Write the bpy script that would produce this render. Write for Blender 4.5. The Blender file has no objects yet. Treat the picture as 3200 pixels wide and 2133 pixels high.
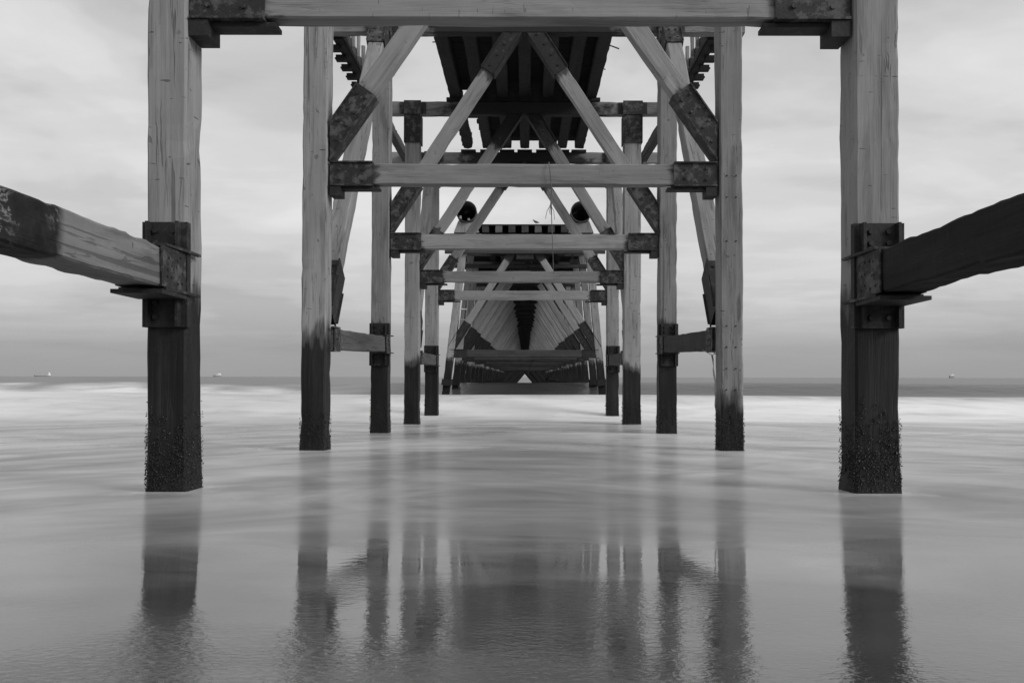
import bpy, math, random
import numpy as np
from mathutils import Vector, Matrix, noise

random.seed(7)
R = math.radians
S = bpy.context.scene
COL = S.collection

# ------------------------------------------------------------------ camera
F = 2560.0                      # focal length in photo pixels (3200 wide)
VX, VY = 1640.0, 1178.0         # vanishing point of the pier in the photo
cam = bpy.data.cameras.new("camera")
cam.sensor_width = 36.0
cam.lens = 36.0 * F / 3200.0
cam.shift_x = -(VX - 1600.0) / 3200.0
cam.shift_y = (VY - 1066.5) / 3200.0
cam.clip_start = 0.05
cam.clip_end = 60000.0
co = bpy.data.objects.new("camera", cam)
COL.objects.link(co)
co.location = (0, 0, 0)
co.rotation_euler = (R(90), R(0.0), 0)
co.rotation_euler.rotate_axis('Z', R(0.10))
S.camera = co

# ------------------------------------------------------------------ world, sun, exposure
SUN_ELEV, SUN_AZ = 27.0, 118.0      # azimuth clockwise from +Y (the way the camera looks)
w = bpy.data.worlds.new("World")
S.world = w
w.use_nodes = True
nt = w.node_tree
nt.nodes.clear()


def N(nt, typ, **kw):
    n = nt.nodes.new(typ)
    for k, v in kw.items():
        if k.startswith('i_'):
            n.inputs[k[2:].replace('_', ' ')].default_value = v
        else:
            setattr(n, k, v)
    return n


def L(nt, a, b):
    nt.links.new(a, b)


def math_n(nt, op, a, b=None, c=None, clamp=False):
    n = nt.nodes.new('ShaderNodeMath')
    n.operation = op
    n.use_clamp = clamp
    for i, v in enumerate((a, b, c)):
        if v is None:
            continue
        if isinstance(v, (int, float)):
            n.inputs[i].default_value = v
        else:
            nt.links.new(v, n.inputs[i])
    return n.outputs[0]


def ramp(nt, fac, pts, interp='LINEAR'):
    n = nt.nodes.new('ShaderNodeValToRGB')
    n.color_ramp.interpolation = interp
    el = n.color_ramp.elements
    while len(el) > 1:
        el.remove(el[-1])
    for i, (p, v) in enumerate(pts):
        e = el[0] if i == 0 else el.new(p)
        e.position = p
        e.color = (v, v, v, 1)
    nt.links.new(fac, n.inputs[0])
    return n.outputs[0]


def noise_n(nt, vec, scale, detail=4.0, rough=0.55, dist=0.0):
    n = nt.nodes.new('ShaderNodeTexNoise')
    n.inputs['Scale'].default_value = scale
    n.inputs['Detail'].default_value = detail
    n.inputs['Roughness'].default_value = rough
    n.inputs['Distortion'].default_value = dist
    nt.links.new(vec, n.inputs['Vector'])
    return n.outputs['Fac']


def mapping(nt, vec, scale=(1, 1, 1), loc=(0, 0, 0)):
    n = nt.nodes.new('ShaderNodeMapping')
    n.inputs['Scale'].default_value = scale
    n.inputs['Location'].default_value = loc
    nt.links.new(vec, n.inputs['Vector'])
    return n.outputs[0]


sky = N(nt, 'ShaderNodeTexSky')
sky.sky_type = 'NISHITA'
sky.sun_disc = False
sky.sun_elevation = R(SUN_ELEV)
sky.sun_rotation = R(SUN_AZ)
sky.air_density = 1.0
sky.dust_density = 3.0
bw = N(nt, 'ShaderNodeRGBToBW')
L(nt, sky.outputs[0], bw.inputs[0])
tc = N(nt, 'ShaderNodeTexCoord')
sep = N(nt, 'ShaderNodeSeparateXYZ')
L(nt, tc.outputs['Generated'], sep.inputs[0])
z = math_n(nt, 'MAXIMUM', sep.outputs[2], 0.0)
zz = math_n(nt, 'ADD', z, 0.10)
cx = math_n(nt, 'DIVIDE', sep.outputs[0], zz)
cy = math_n(nt, 'DIVIDE', sep.outputs[1], zz)
cmb = N(nt, 'ShaderNodeCombineXYZ')
L(nt, cx, cmb.inputs[0])
L(nt, cy, cmb.inputs[1])
cl1 = noise_n(nt, mapping(nt, cmb.outputs[0], (0.55, 0.42, 1), (3.1, 7.7, 0)), 1.0, 5, 0.5, 0.6)
cl2 = noise_n(nt, mapping(nt, cmb.outputs[0], (1.1, 1.9, 1), (11.0, 2.0, 5)), 1.3, 6, 0.55, 0.3)
cl3 = noise_n(nt, mapping(nt, tc.outputs['Generated'], (2.6, 2.6, 5.5), (1.7, 4.2, 0.6)), 1.0, 5, 0.5, 0.5)
clouds = math_n(nt, 'ADD', math_n(nt, 'MULTIPLY', cl1, 0.36), math_n(nt, 'MULTIPLY', cl2, 0.18))
clouds = math_n(nt, 'ADD', clouds, math_n(nt, 'MULTIPLY', cl3, 0.46))
cmod = ramp(nt, clouds, [(0.40, 0.76), (0.455, 0.90), (0.50, 1.02), (0.54, 1.12), (0.60, 1.24)], 'EASE')
# brightness of the cloud deck by height above the horizon
grad = ramp(nt, z, [(0.0, 0.375), (0.035, 0.395), (0.058, 0.50), (0.085, 0.61), (0.14, 0.65),
                    (0.24, 0.70), (0.34, 0.68), (0.46, 0.63), (0.8, 0.74), (1.0, 0.80)])
# near the horizon the clouds thin into an even bank
cfade = math_n(nt, 'DIVIDE', z, 0.10, clamp=True)
cm = N(nt, 'ShaderNodeMix')
cm.data_type = 'FLOAT'
L(nt, cfade, cm.inputs[0])
cm.inputs[2].default_value = 1.0
L(nt, cmod, cm.inputs[3])
cloud_val = math_n(nt, 'MULTIPLY', math_n(nt, 'MULTIPLY', grad, cm.outputs[0]), 10.0)
mx = N(nt, 'ShaderNodeMix')
mx.data_type = 'FLOAT'
mx.inputs[0].default_value = 0.90
L(nt, bw.outputs[0], mx.inputs[2])
L(nt, cloud_val, mx.inputs[3])
bg = N(nt, 'ShaderNodeBackground')
L(nt, mx.outputs[0], bg.inputs[0])
bg.inputs[1].default_value = 0.10
out = N(nt, 'ShaderNodeOutputWorld')
L(nt, bg.outputs[0], out.inputs[0])

sun = bpy.data.lights.new("sun", 'SUN')
sun.energy = 2.0
sun.angle = R(22)
sun.color = (1, 1, 1)
so = bpy.data.objects.new("sun", sun)
COL.objects.link(so)
sd = Vector((math.sin(R(SUN_AZ)) * math.cos(R(SUN_ELEV)), math.cos(R(SUN_AZ)) * math.cos(R(SUN_ELEV)), math.sin(R(SUN_ELEV))))
so.rotation_euler = sd.to_track_quat('Z', 'Y').to_euler()

S.view_settings.view_transform = 'Standard'
S.view_settings.look = 'None'
S.view_settings.exposure = 0.0
S.view_settings.gamma = 1.0
S.view_settings.use_curve_mapping = False
S.render.engine = 'CYCLES'
S.cycles.max_bounces = 8
S.cycles.diffuse_bounces = 4
S.cycles.glossy_bounces = 4
S.cycles.use_denoising = True

# ------------------------------------------------------------------ materials


def new_mat(name):
    m = bpy.data.materials.new(name)
    m.use_nodes = True
    m.node_tree.nodes.clear()
    o = m.node_tree.nodes.new('ShaderNodeOutputMaterial')
    p = m.node_tree.nodes.new('ShaderNodeBsdfPrincipled')
    m.node_tree.links.new(p.outputs[0], o.inputs[0])
    return m, m.node_tree, p


def fmix(nt, f, a, b):
    n = nt.nodes.new('ShaderNodeMix')
    n.data_type = 'FLOAT'
    n.clamp_factor = True
    for i, v in ((0, f), (2, a), (3, b)):
        if isinstance(v, (int, float)):
            n.inputs[i].default_value = v
        else:
            nt.links.new(v, n.inputs[i])
    return n.outputs[0]


def wood_mat(name, lo, hi, tide=True, cracks=1.0, stain=0.0, burnt=False, ends=False):
    m, nt, p = new_mat(name)
    tc = nt.nodes.new('ShaderNodeTexCoord')
    oi = nt.nodes.new('ShaderNodeObjectInfo')
    off = math_n(nt, 'MULTIPLY', oi.outputs['Random'], 37.0)
    add = nt.nodes.new('ShaderNodeVectorMath')
    add.operation = 'ADD'
    nt.links.new(tc.outputs['Object'], add.inputs[0])
    nt.links.new(off, add.inputs[1])
    v = add.outputs[0]
    broad = noise_n(nt, mapping(nt, v, (5, 5, 0.6)), 1.0, 4, 0.6, 0.3)
    grain = noise_n(nt, mapping(nt, v, (34, 34, 0.9)), 1.0, 5, 0.65, 0.5)
    fine = noise_n(nt, mapping(nt, v, (120, 120, 5)), 1.0, 3, 0.6)
    blotch = noise_n(nt, mapping(nt, v, (2.2, 2.2, 1.3)), 1.0, 3, 0.5)
    a = math_n(nt, 'ADD', math_n(nt, 'MULTIPLY', broad, 0.45), math_n(nt, 'MULTIPLY', grain, 0.35))
    a = math_n(nt, 'ADD', a, math_n(nt, 'MULTIPLY', fine, 0.12))
    a = math_n(nt, 'ADD', a, math_n(nt, 'MULTIPLY', blotch, 0.18))
    base = ramp(nt, a, [(0.34, lo), (0.52, (lo * 0.45 + hi * 0.55)), (0.68, hi), (0.80, hi * 1.15)])
    # whole-piece tone differs from timber to timber
    base = math_n(nt, 'MULTIPLY', base, math_n(nt, 'MULTIPLY_ADD', oi.outputs['Random'], 0.34, 0.82))
    # long drying cracks along the grain and short checks across it
    lc = noise_n(nt, mapping(nt, v, (16, 16, 0.35)), 1.0, 2, 0.5, 0.8)
    lcm = ramp(nt, lc, [(0.655, 0.0), (0.685, 1.0)])
    sc = noise_n(nt, mapping(nt, v, (7, 7, 42)), 1.0, 2, 0.45, 0.2)
    scm = ramp(nt, sc, [(0.715, 0.0), (0.735, 1.0)])
    knots = noise_n(nt, mapping(nt, v, (9, 9, 7)), 1.0, 1, 0.4)
    knm = ramp(nt, knots, [(0.74, 0.0), (0.77, 1.0)])
    # thin drying splits that follow the grain
    sp1 = noise_n(nt, mapping(nt, v, (13, 13, 0.55)), 1.0, 3, 0.55, 0.35)
    spl = ramp(nt, math_n(nt, 'ABSOLUTE', math_n(nt, 'SUBTRACT', sp1, 0.5)), [(0.0, 1.0), (0.009, 0.75), (0.018, 0.0)])
    spm = ramp(nt, noise_n(nt, mapping(nt, v, (6, 6, 1.1)), 1.0, 2, 0.5), [(0.48, 0.0), (0.60, 1.0)])
    spl = math_n(nt, 'MULTIPLY', spl, spm)
    # grey weather stains running with the grain
    dk = noise_n(nt, mapping(nt, v, (7, 7, 0.8), (3, 8, 2)), 1.0, 5, 0.62, 0.5)
    dkm = ramp(nt, dk, [(0.53, 0.0), (0.68, 0.32)])
    base = math_n(nt, 'MULTIPLY', base, math_n(nt, 'SUBTRACT', 1.0, dkm))
    lcm = math_n(nt, 'MAXIMUM', lcm, math_n(nt, 'MULTIPLY', spl, 1.1))
    crk = math_n(nt, 'MAXIMUM', math_n(nt, 'MULTIPLY', lcm, 0.55), math_n(nt, 'MULTIPLY', scm, 0.75))
    crk = math_n(nt, 'MAXIMUM', crk, math_n(nt, 'MULTIPLY', knm, 0.45))
    crk = math_n(nt, 'MULTIPLY', crk, cracks, clamp=True)
    col = fmix(nt, crk, base, 0.04)
    rough = 0.82
    geo = nt.nodes.new('ShaderNodeNewGeometry')
    sepw = nt.nodes.new('ShaderNodeSeparateXYZ')
    nt.links.new(geo.outputs['Position'], sepw.inputs[0])
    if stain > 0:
        # tar and drip staining plus deck shade painted into a cap beam's middle, in the beam's own length
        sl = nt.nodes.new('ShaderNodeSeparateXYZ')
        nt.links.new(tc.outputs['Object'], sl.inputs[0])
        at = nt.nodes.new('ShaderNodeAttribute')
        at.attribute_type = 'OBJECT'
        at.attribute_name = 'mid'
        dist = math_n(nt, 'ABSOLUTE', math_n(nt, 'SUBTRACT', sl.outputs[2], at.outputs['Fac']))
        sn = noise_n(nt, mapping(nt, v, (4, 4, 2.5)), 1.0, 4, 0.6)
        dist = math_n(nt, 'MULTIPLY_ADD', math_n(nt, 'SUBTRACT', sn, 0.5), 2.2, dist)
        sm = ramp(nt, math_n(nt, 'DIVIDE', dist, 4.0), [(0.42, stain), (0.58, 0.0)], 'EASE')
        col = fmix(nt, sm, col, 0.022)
    if ends:
        # rust and drip stain bleeding out of the steel end shoes into the timber
        sl = nt.nodes.new('ShaderNodeSeparateXYZ')
        nt.links.new(tc.outputs['Object'], sl.inputs[0])
        am = nt.nodes.new('ShaderNodeAttribute')
        am.attribute_type = 'OBJECT'
        am.attribute_name = 'mid'
        ae = nt.nodes.new('ShaderNodeAttribute')
        ae.attribute_type = 'OBJECT'
        ae.attribute_name = 'shoe_length'
        de = math_n(nt, 'SUBTRACT', am.outputs['Fac'], math_n(nt, 'ABSOLUTE', math_n(nt, 'SUBTRACT', sl.outputs[2], am.outputs['Fac'])))
        de = math_n(nt, 'SUBTRACT', de, ae.outputs['Fac'])
        sn = noise_n(nt, mapping(nt, v, (9, 9, 3.0)), 1.0, 4, 0.65, 0.4)
        de = math_n(nt, 'MULTIPLY_ADD', math_n(nt, 'SUBTRACT', sn, 0.5), 0.75, de)
        em = ramp(nt, math_n(nt, 'ADD', de, 0.5), [(0.42, 0.85), (0.58, 0.0)], 'EASE')
        col = fmix(nt, em, col, 0.035)
    if burnt:
        sl = nt.nodes.new('ShaderNodeSeparateXYZ')
        nt.links.new(tc.outputs['Object'], sl.inputs[0])
        sn = noise_n(nt, mapping(nt, v, (3, 3, 2.0)), 1.0, 3, 0.6, 0.4)
        e = math_n(nt, 'MULTIPLY_ADD', math_n(nt, 'SUBTRACT', sn, 0.5), 0.22, sl.outputs[2])
        bm = ramp(nt, math_n(nt, 'DIVIDE', e, 4.0), [(0.705, 1.0), (0.73, 0.0)])
        fl = noise_n(nt, mapping(nt, v, (5, 14, 4)), 1.0, 7, 0.65, 0.4)
        rim = ramp(nt, fl, [(0.535, 0.0), (0.56, 1.0), (0.585, 0.0)])
        ash = fmix(nt, math_n(nt, 'MULTIPLY', rim, ramp(nt, sn, [(0.42, 0.0), (0.56, 1.0)])), ramp(nt, fl, [(0.35, 0.008), (0.54, 0.022), (0.7, 0.06)]), 0.20)
        col = fmix(nt, bm, col, ash)
    if tide:
        # water-darkened and weed-coated below the tide line
        at = nt.nodes.new('ShaderNodeAttribute')
        at.attribute_type = 'OBJECT'
        at.attribute_name = 'tide'
        wn = noise_n(nt, mapping(nt, v, (10, 10, 1.4)), 1.0, 4, 0.6)
        wn2 = noise_n(nt, mapping(nt, v, (3, 3, 1.6)), 1.0, 2, 0.5)
        h = math_n(nt, 'SUBTRACT', sepw.outputs[2], at.outputs['Fac'])
        h = math_n(nt, 'MULTIPLY_ADD', math_n(nt, 'SUBTRACT', wn, 0.5), 0.55, h)
        h = math_n(nt, 'MULTIPLY_ADD', math_n(nt, 'SUBTRACT', wn2, 0.5), 0.5, h)
        wet = ramp(nt, math_n(nt, 'ADD', h, 0.5), [(0.40, 1.0), (0.52, 0.75), (0.68, 0.0)], 'EASE')
        slime = ramp(nt, a, [(0.36, 0.006), (0.55, 0.013), (0.75, 0.034)])
        col = fmix(nt, wet, col, slime)
        rgh = fmix(nt, wet, rough, 0.55)
        nt.links.new(rgh, p.inputs['Roughness'])
    else:
        p.inputs['Roughness'].default_value = rough
    cc = nt.nodes.new('ShaderNodeCombineColor')
    for i in range(3):
        nt.links.new(col, cc.inputs[i])
    nt.links.new(cc.outputs[0], p.inputs['Base Color'])
    p.inputs['Specular IOR Level'].default_value = 0.18
    hgt = math_n(nt, 'SUBTRACT', math_n(nt, 'ADD', math_n(nt, 'MULTIPLY', grain, 0.6), math_n(nt, 'MULTIPLY', broad, 0.5)), crk)
    b = nt.nodes.new('ShaderNodeBump')
    b.inputs['Strength'].default_value = 0.55
    b.inputs['Distance'].default_value = 0.012
    nt.links.new(hgt, b.inputs['Height'])
    nt.links.new(b.outputs[0], p.inputs['Normal'])
    return m


def steel_mat(name, lo=0.010, mid=0.024, hi=0.105, patch=0.575):
    m, nt, p = new_mat(name)
    tc = nt.nodes.new('ShaderNodeTexCoord')
    oi = nt.nodes.new('ShaderNodeObjectInfo')
    off = math_n(nt, 'MULTIPLY', oi.outputs['Random'], 53.0)
    add = nt.nodes.new('ShaderNodeVectorMath')
    add.operation = 'ADD'
    nt.links.new(tc.outputs['Object'], add.inputs[0])
    nt.links.new(off, add.inputs[1])
    v = add.outputs[0]
    n1 = noise_n(nt, v, 7.0, 8, 0.68, 0.15)
    n2 = noise_n(nt, v, 26.0, 6, 0.7)
    c1 = ramp(nt, n2, [(0.3, lo), (0.6, mid), (0.8, mid * 1.7)])
    pm = ramp(nt, n1, [(patch - 0.07, 0.0), (patch - 0.02, 0.75), (patch + 0.1, 1.0)])
    c2 = ramp(nt, n2, [(0.3, hi * 0.5), (0.7, hi)])
    col = fmix(nt, pm, c1, c2)
    cc = nt.nodes.new('ShaderNodeCombineColor')
    for i in range(3):
        nt.links.new(col, cc.inputs[i])
    nt.links.new(cc.outputs[0], p.inputs['Base Color'])
    p.inputs['Roughness'].default_value = 0.68
    p.inputs['Specular IOR Level'].default_value = 0.35
    b = nt.nodes.new('ShaderNodeBump')
    b.inputs['Strength'].default_value = 0.7
    b.inputs['Distance'].default_value = 0.010
    nt.links.new(math_n(nt, 'ADD', n1, math_n(nt, 'MULTIPLY', n2, 0.5)), b.inputs['Height'])
    nt.links.new(b.outputs[0], p.inputs['Normal'])
    return m


def plain_mat(name, v, rough=0.6, spec=0.3, var=0.25, scale=12.0):
    m, nt, p = new_mat(name)
    tc = nt.nodes.new('ShaderNodeTexCoord')
    n1 = noise_n(nt, tc.outputs['Object'], scale, 4, 0.6)
    col = ramp(nt, n1, [(0.3, v * (1 - var)), (0.7, v * (1 + var))])
    nt.links.new(col, p.inputs['Base Color'])
    p.inputs['Roughness'].default_value = rough
    p.inputs['Specular IOR Level'].default_value = spec
    return m


M_WOOD = wood_mat("weathered_timber", 0.145, 0.285)
M_BEAM = wood_mat("weathered_beam_timber", 0.16, 0.285, tide=False, cracks=0.5, ends=True)
M_CAP = wood_mat("stained_shaded_cap_timber", 0.10, 0.24, tide=False, cracks=0.8, stain=0.97)
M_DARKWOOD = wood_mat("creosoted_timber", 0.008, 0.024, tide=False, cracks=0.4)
M_SIDE = wood_mat("salt_worn_side_timber", 0.05, 0.12, tide=False, cracks=1.0, burnt=False)
M_BURNT = wood_mat("charred_side_timber", 0.11, 0.20, tide=False, cracks=1.0, burnt=True)
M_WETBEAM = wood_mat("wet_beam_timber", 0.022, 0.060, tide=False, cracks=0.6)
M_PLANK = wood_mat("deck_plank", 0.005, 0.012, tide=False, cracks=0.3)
M_STEEL = steel_mat("corroded_steel")
M_STEELD = steel_mat("dark_corroded_steel", 0.008, 0.018, 0.05, 0.62)
M_MUSSEL = plain_mat("mussel_shell", 0.016, 0.42, 0.4, 0.7, 60.0)
M_PIPE = plain_mat("pipe_steel", 0.05, 0.6, 0.3)
M_ROPE = plain_mat("frayed_rope", 0.12, 0.9, 0.1)
M_ROPEP = plain_mat("pale_frayed_rope", 0.30, 0.9, 0.1)
M_HULL = plain_mat("hazed_hull_grey", 0.40, 0.5, 0.3, 0.1, 0.05)  # hull grey made paler to stand in for distance haze
M_SUPER = plain_mat("ship_white_paint", 0.75, 0.5, 0.3, 0.1, 0.05)
M_BIRD = plain_mat("feathers", 0.06, 0.8, 0.1, 0.6, 20)
M_KELP = plain_mat("kelp", 0.045, 0.35, 0.5, 0.5, 30)
M_PALE = wood_mat("pale_concrete_saddle", 0.16, 0.24, tide=False, cracks=0.2)

# ------------------------------------------------------------------ helpers
WORLD = {}      # object name -> world matrix


def link(name, me, mat, parent=None, world=None):
    o = bpy.data.objects.new(name, me)
    COL.objects.link(o)
    if mat is not None:
        me.materials.append(mat)
    world = world or Matrix.Identity(4)
    if parent is not None:
        o.parent = parent
        o.matrix_basis = WORLD[parent.name].inverted() @ world
    else:
        o.matrix_basis = world
    WORLD[o.name] = world
    return o


def tag(o, label, cat, group=None, kind=None):
    o['label'] = label
    o['category'] = cat
    if group:
        o['group'] = group
    if kind:
        o['kind'] = kind
    return o


def empty(name, loc, label, cat, group=None):
    o = bpy.data.objects.new(name, None)
    COL.objects.link(o)
    o.empty_display_size = 0.2
    o.location = loc
    WORLD[o.name] = Matrix.Translation(loc)
    return tag(o, label, cat, group)


class MB:
    def __init__(self):
        self.v, self.f = [], []

    def add(self, vs, fs):
        b = len(self.v)
        self.v += [tuple(q) for q in vs]
        self.f += [tuple(b + i for i in q) for q in fs]
        return self

    def box(self, x0, x1, y0, y1, z0, z1, skew=None):
        vs = [(x0, y0, z0), (x1, y0, z0), (x1, y1, z0), (x0, y1, z0), (x0, y0, z1), (x1, y0, z1), (x1, y1, z1), (x0, y1, z1)]
        return self.add(vs, [(3, 2, 1, 0), (4, 5, 6, 7), (0, 1, 5, 4), (1, 2, 6, 5), (2, 3, 7, 6), (3, 0, 4, 7)])

    def cyl(self, c, axis, r, h, n=6, r2=None):
        c = Vector(c)
        ax = Vector(axis).normalized()
        u = ax.orthogonal().normalized()
        q = ax.cross(u)
        r2 = r if r2 is None else r2
        vs = []
        for k in range(n):
            a = 2 * math.pi * k / n
            d = u * math.cos(a) + q * math.sin(a)
            vs += [c + d * r, c + ax * h + d * r2]
        fs = [(2 * k, (2 * k + 2) % (2 * n), (2 * k + 3) % (2 * n), 2 * k + 1) for k in range(n)]
        fs += [tuple(2 * k for k in range(n))[::-1], tuple(2 * k + 1 for k in range(n))]
        return self.add(vs, fs)

    def tube(self, pts, rad, n=6):
        pts = [Vector(p) for p in pts]
        rad = rad if isinstance(rad, (list, tuple)) else [rad] * len(pts)
        vs, fs = [], []
        u = None
        for i, p in enumerate(pts):
            t = (pts[min(i + 1, len(pts) - 1)] - pts[max(i - 1, 0)]).normalized()
            u = t.orthogonal().normalized() if u is None else (u - t * u.dot(t)).normalized()
            q = t.cross(u)
            for k in range(n):
                a = 2 * math.pi * k / n
                vs.append(p + (u * math.cos(a) + q * math.sin(a)) * rad[i])
        for i in range(len(pts) - 1):
            for k in range(n):
                fs.append((i * n + k, i * n + (k + 1) % n, (i + 1) * n + (k + 1) % n, (i + 1) * n + k))
        fs.append(tuple(range(n))[::-1])
        fs.append(tuple((len(pts) - 1) * n + k for k in range(n)))
        return self.add(vs, fs)

    def mesh(self, name):
        me = bpy.data.meshes.new(name)
        me.from_pydata(self.v, [], self.f)
        me.validate()
        me.update()
        return me


def frame(a, b, depth=(0, 1, 0)):
    """local Z along a->b, local Y close to depth"""
    a, b = Vector(a), Vector(b)
    zz = (b - a).normalized()
    y = Vector(depth)
    y = (y - zz * y.dot(zz)).normalized()
    x = y.cross(zz).normalized()
    m = Matrix((x, y, zz)).transposed().to_4x4()
    m.translation = a
    return m, (b - a).length


def timber_mesh(name, ln, w0, t0, w1=None, t1=None, seg=12, wob=0.006, ch=0.02, seed=0.0, ragged=0.0, lump=None):
    w1 = w0 if w1 is None else w1
    t1 = t0 if t1 is None else t1
    vs, fs = [], []
    n = 12
    for i in range(seg + 1):
        f = i / seg
        zc = ln * f
        hw, ht = (w0 + (w1 - w0) * f) / 2, (t0 + (t1 - t0) * f) / 2
        c = min(ch, hw * 0.5, ht * 0.5)
        ring = [(-hw + c, -ht), (0, -ht), (hw - c, -ht), (hw, -ht + c), (hw, 0), (hw, ht - c), (hw - c, ht), (0, ht), (-hw + c, ht),
                (-hw, ht - c), (-hw, 0), (-hw, -ht + c)]
        for k, (x, y) in enumerate(ring):
            q = Vector((x * 5 + seed, y * 5 + seed * 1.7, zc * 2.2))
            q2 = Vector((x * 14 + seed, y * 14, zc * 9 + seed))
            d = noise.noise(q) * wob + noise.noise(q2) * wob * 0.55
            e = noise.noise(q2 + Vector((9, 3, 1))) * wob * 0.6
            r = math.hypot(x, y) or 1
            if k not in (1, 4, 7, 10):
                cid = (0, 0, 1, 1, 1, 2, 2, 2, 3, 3, 3, 0)[k]
                cn = noise.noise(Vector((cid * 17.3 + seed, zc * 2.6, seed))) + 0.5 * noise.noise(Vector((cid * 7.3, zc * 8.5, seed * 2)))
                d -= min(0.016, max(0.0, cn - 0.25) * 0.034) * min(1.0, wob / 0.006)
            k2 = 1 + d / r
            zj = 0.0
            if ragged and i == seg:
                zj = noise.noise(Vector((x * 30, y * 30, seed))) * ragged
            xx, yy = x * k2 + e * 0.4, y * k2
            if lump:
                s = lump(zc)
                xx += math.copysign(s, x) * (0.4 + abs(noise.noise(q2 * 2.0))) if abs(x) > 1e-6 else 0
                yy += math.copysign(s, y) * (0.4 + abs(noise.noise(q2 * 2.3))) if abs(y) > 1e-6 else 0
            vs.append((xx, yy, zc + zj))
    for i in range(seg):
        for k in range(n):
            fs.append((i * n + k, i * n + (k + 1) % n, (i + 1) * n + (k + 1) % n, (i + 1) * n + k))
    fs.append(tuple(range(n))[::-1])
    fs.append(tuple(seg * n + k for k in range(n)))
    me = bpy.data.meshes.new(name)
    me.from_pydata(vs, [], fs)
    me.update()
    return me


def timber(name, a, b, wd, th, mat, parent=None, depth=(0, 1, 0), seg=None, wob=0.006, tide=None, **kw):
    m, ln = frame(a, b, depth)
    seg = max(seg or 0, 4, int(ln / 0.13))
    me = timber_mesh(name, ln, wd, th, seg=seg, wob=wob, seed=random.uniform(0, 90), **kw)
    o = link(name, me, mat, parent, m)
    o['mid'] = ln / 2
    o['tide'] = -50.0 if tide is None else tide
    o['shoe_length'] = -9.0
    return o, ln


def shoe_mesh(name, z0, z1, wd, th, bolts=2, lip=0.035, sides=True):
    """steel channel gripping a timber: plates front and back, angle flanges on the edges, bolt heads"""
    mb = MB()
    hw, ht = wd / 2, th / 2
    for s in (-1, 1):
        ya, yb = sorted((s * (ht + 0.012), s * (ht + 0.026)))
        mb.box(-hw - 0.006, hw + 0.006, ya, yb, z0, z1)
    if sides:
        for s in (-1, 1):
            xa, xb = sorted((s * (hw + 0.008), s * (hw + 0.026)))
            mb.box(xa, xb, -ht - 0.026 - lip, ht + 0.026 + lip, z0 + 0.004, z1 - 0.004)
    k = max(2, int((z1 - z0) / 0.22))
    for i in range(k):
        zc = z0 + (z1 - z0) * (i + 0.5) / k
        for x in ([0] if bolts == 1 else [-wd * 0.24, wd * 0.24]):
            x += random.uniform(-.012, .012)
            mb.cyl((x, -ht - 0.024, zc + random.uniform(-.02, .02)), (0, -1, 0), 0.021, 0.022, 6)
    return mb.mesh(name)


def shoe(name, parent, z0, z1, wd, th, mat=None, **kw):
    return link(name, shoe_mesh(name, z0, z1, wd, th, **kw), mat or M_STEEL, parent, WORLD[parent.name])


def mussels(parent, ln, wd, th, zbase, top, n, big=1.0):
    """crust of mussels and weed round the foot of a post, thinning upwards (post-local coordinates, zbase = water level)"""
    mb = MB()
    for i in range(n):
        side = random.choice((0, 0, 0, 1, 2, 2))
        u = random.uniform(-1, 1)
        hh = top * (0.80 + 0.38 * noise.noise(Vector((u * 3.1 + side * 9, n * 0.37, wd * 40))))
        h = zbase - 0.05 + (random.random() ** 1.25) * max(0.2, hh)
        if side == 0:
            p, nn = Vector((u * wd / 2, -th / 2, h)), Vector((0, -1, 0))
        elif side == 1:
            p, nn = Vector((wd / 2, u * th / 2, h)), Vector((1, 0, 0))
        else:
            p, nn = Vector((-wd / 2, u * th / 2, h)), Vector((-1, 0, 0))
        p = p + nn * 0.004
        if noise.noise(p * 13.0 + Vector((wd * 99, 0, 0))) + 0.6 * noise.noise(p * 31.0) < (h - zbase) / top * 1.25 - 0.85:
            continue
        ln_ = (random.uniform(0.003, 0.009) if random.random() < 0.85 else random.uniform(0.010, 0.017)) * big
        up = (Vector((random.uniform(-1, 1), random.uniform(-1, 1), random.uniform(-1.4, .5))) + nn * 0.5).normalized()
        r = ln_ * random.uniform(0.28, 0.5)
        q = up.orthogonal().normalized()
        t = up.cross(q)
        vs = [p - up * ln_ * 0.4]
        for lvl, rr in ((0.0, 0.8), (0.5, 1.0)):
            for k in range(5):
                a = k * 2 * math.pi / 5
                vs.append(p + up * ln_ * lvl + (q * math.cos(a) + t * math.sin(a) * 0.6) * r * rr)
        vs.append(p + up * ln_ * 1.1)
        fs = [(0, 1 + (k + 1) % 5, 1 + k) for k in range(5)]
        fs += [(1 + k, 1 + (k + 1) % 5, 6 + (k + 1) % 5, 6 + k) for k in range(5)]
        fs += [(6 + k, 6 + (k + 1) % 5, 11) for k in range(5)]
        mb.add(vs, fs)
    o = link('mussel_crust', mb.mesh('mussel_crust'), M_MUSSEL, parent, WORLD[parent.name])
    o['kind'] = 'stuff'
    return o


def clip(o, planes):
    """cut an object's mesh where it meets its neighbours (world planes: point, outward normal) and close the cut"""
    import bmesh
    bm = bmesh.new()
    bm.from_mesh(o.data)
    inv = WORLD[o.name].inverted()
    for pco, pno in planes:
        c = inv @ Vector(pco)
        n = (inv.to_3x3() @ Vector(pno)).normalized()
        r = bmesh.ops.bisect_plane(bm, geom=bm.verts[:] + bm.edges[:] + bm.faces[:], plane_co=c, plane_no=n, clear_outer=True)
        bmesh.ops.holes_fill(bm, edges=[e for e in bm.edges if e.is_boundary], sides=0)
    bm.to_mesh(o.data)
    bm.free()


def PX(px, d):
    return (px - VX) * d / F


def PZ(py, d):
    return (VY - py) * d / F


# ------------------------------------------------------------------ sea and wet sand


def sstep(a, b, x):
    t = np.clip((x - a) / (b - a), 0, 1)
    return t * t * (3 - 2 * t)


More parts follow.
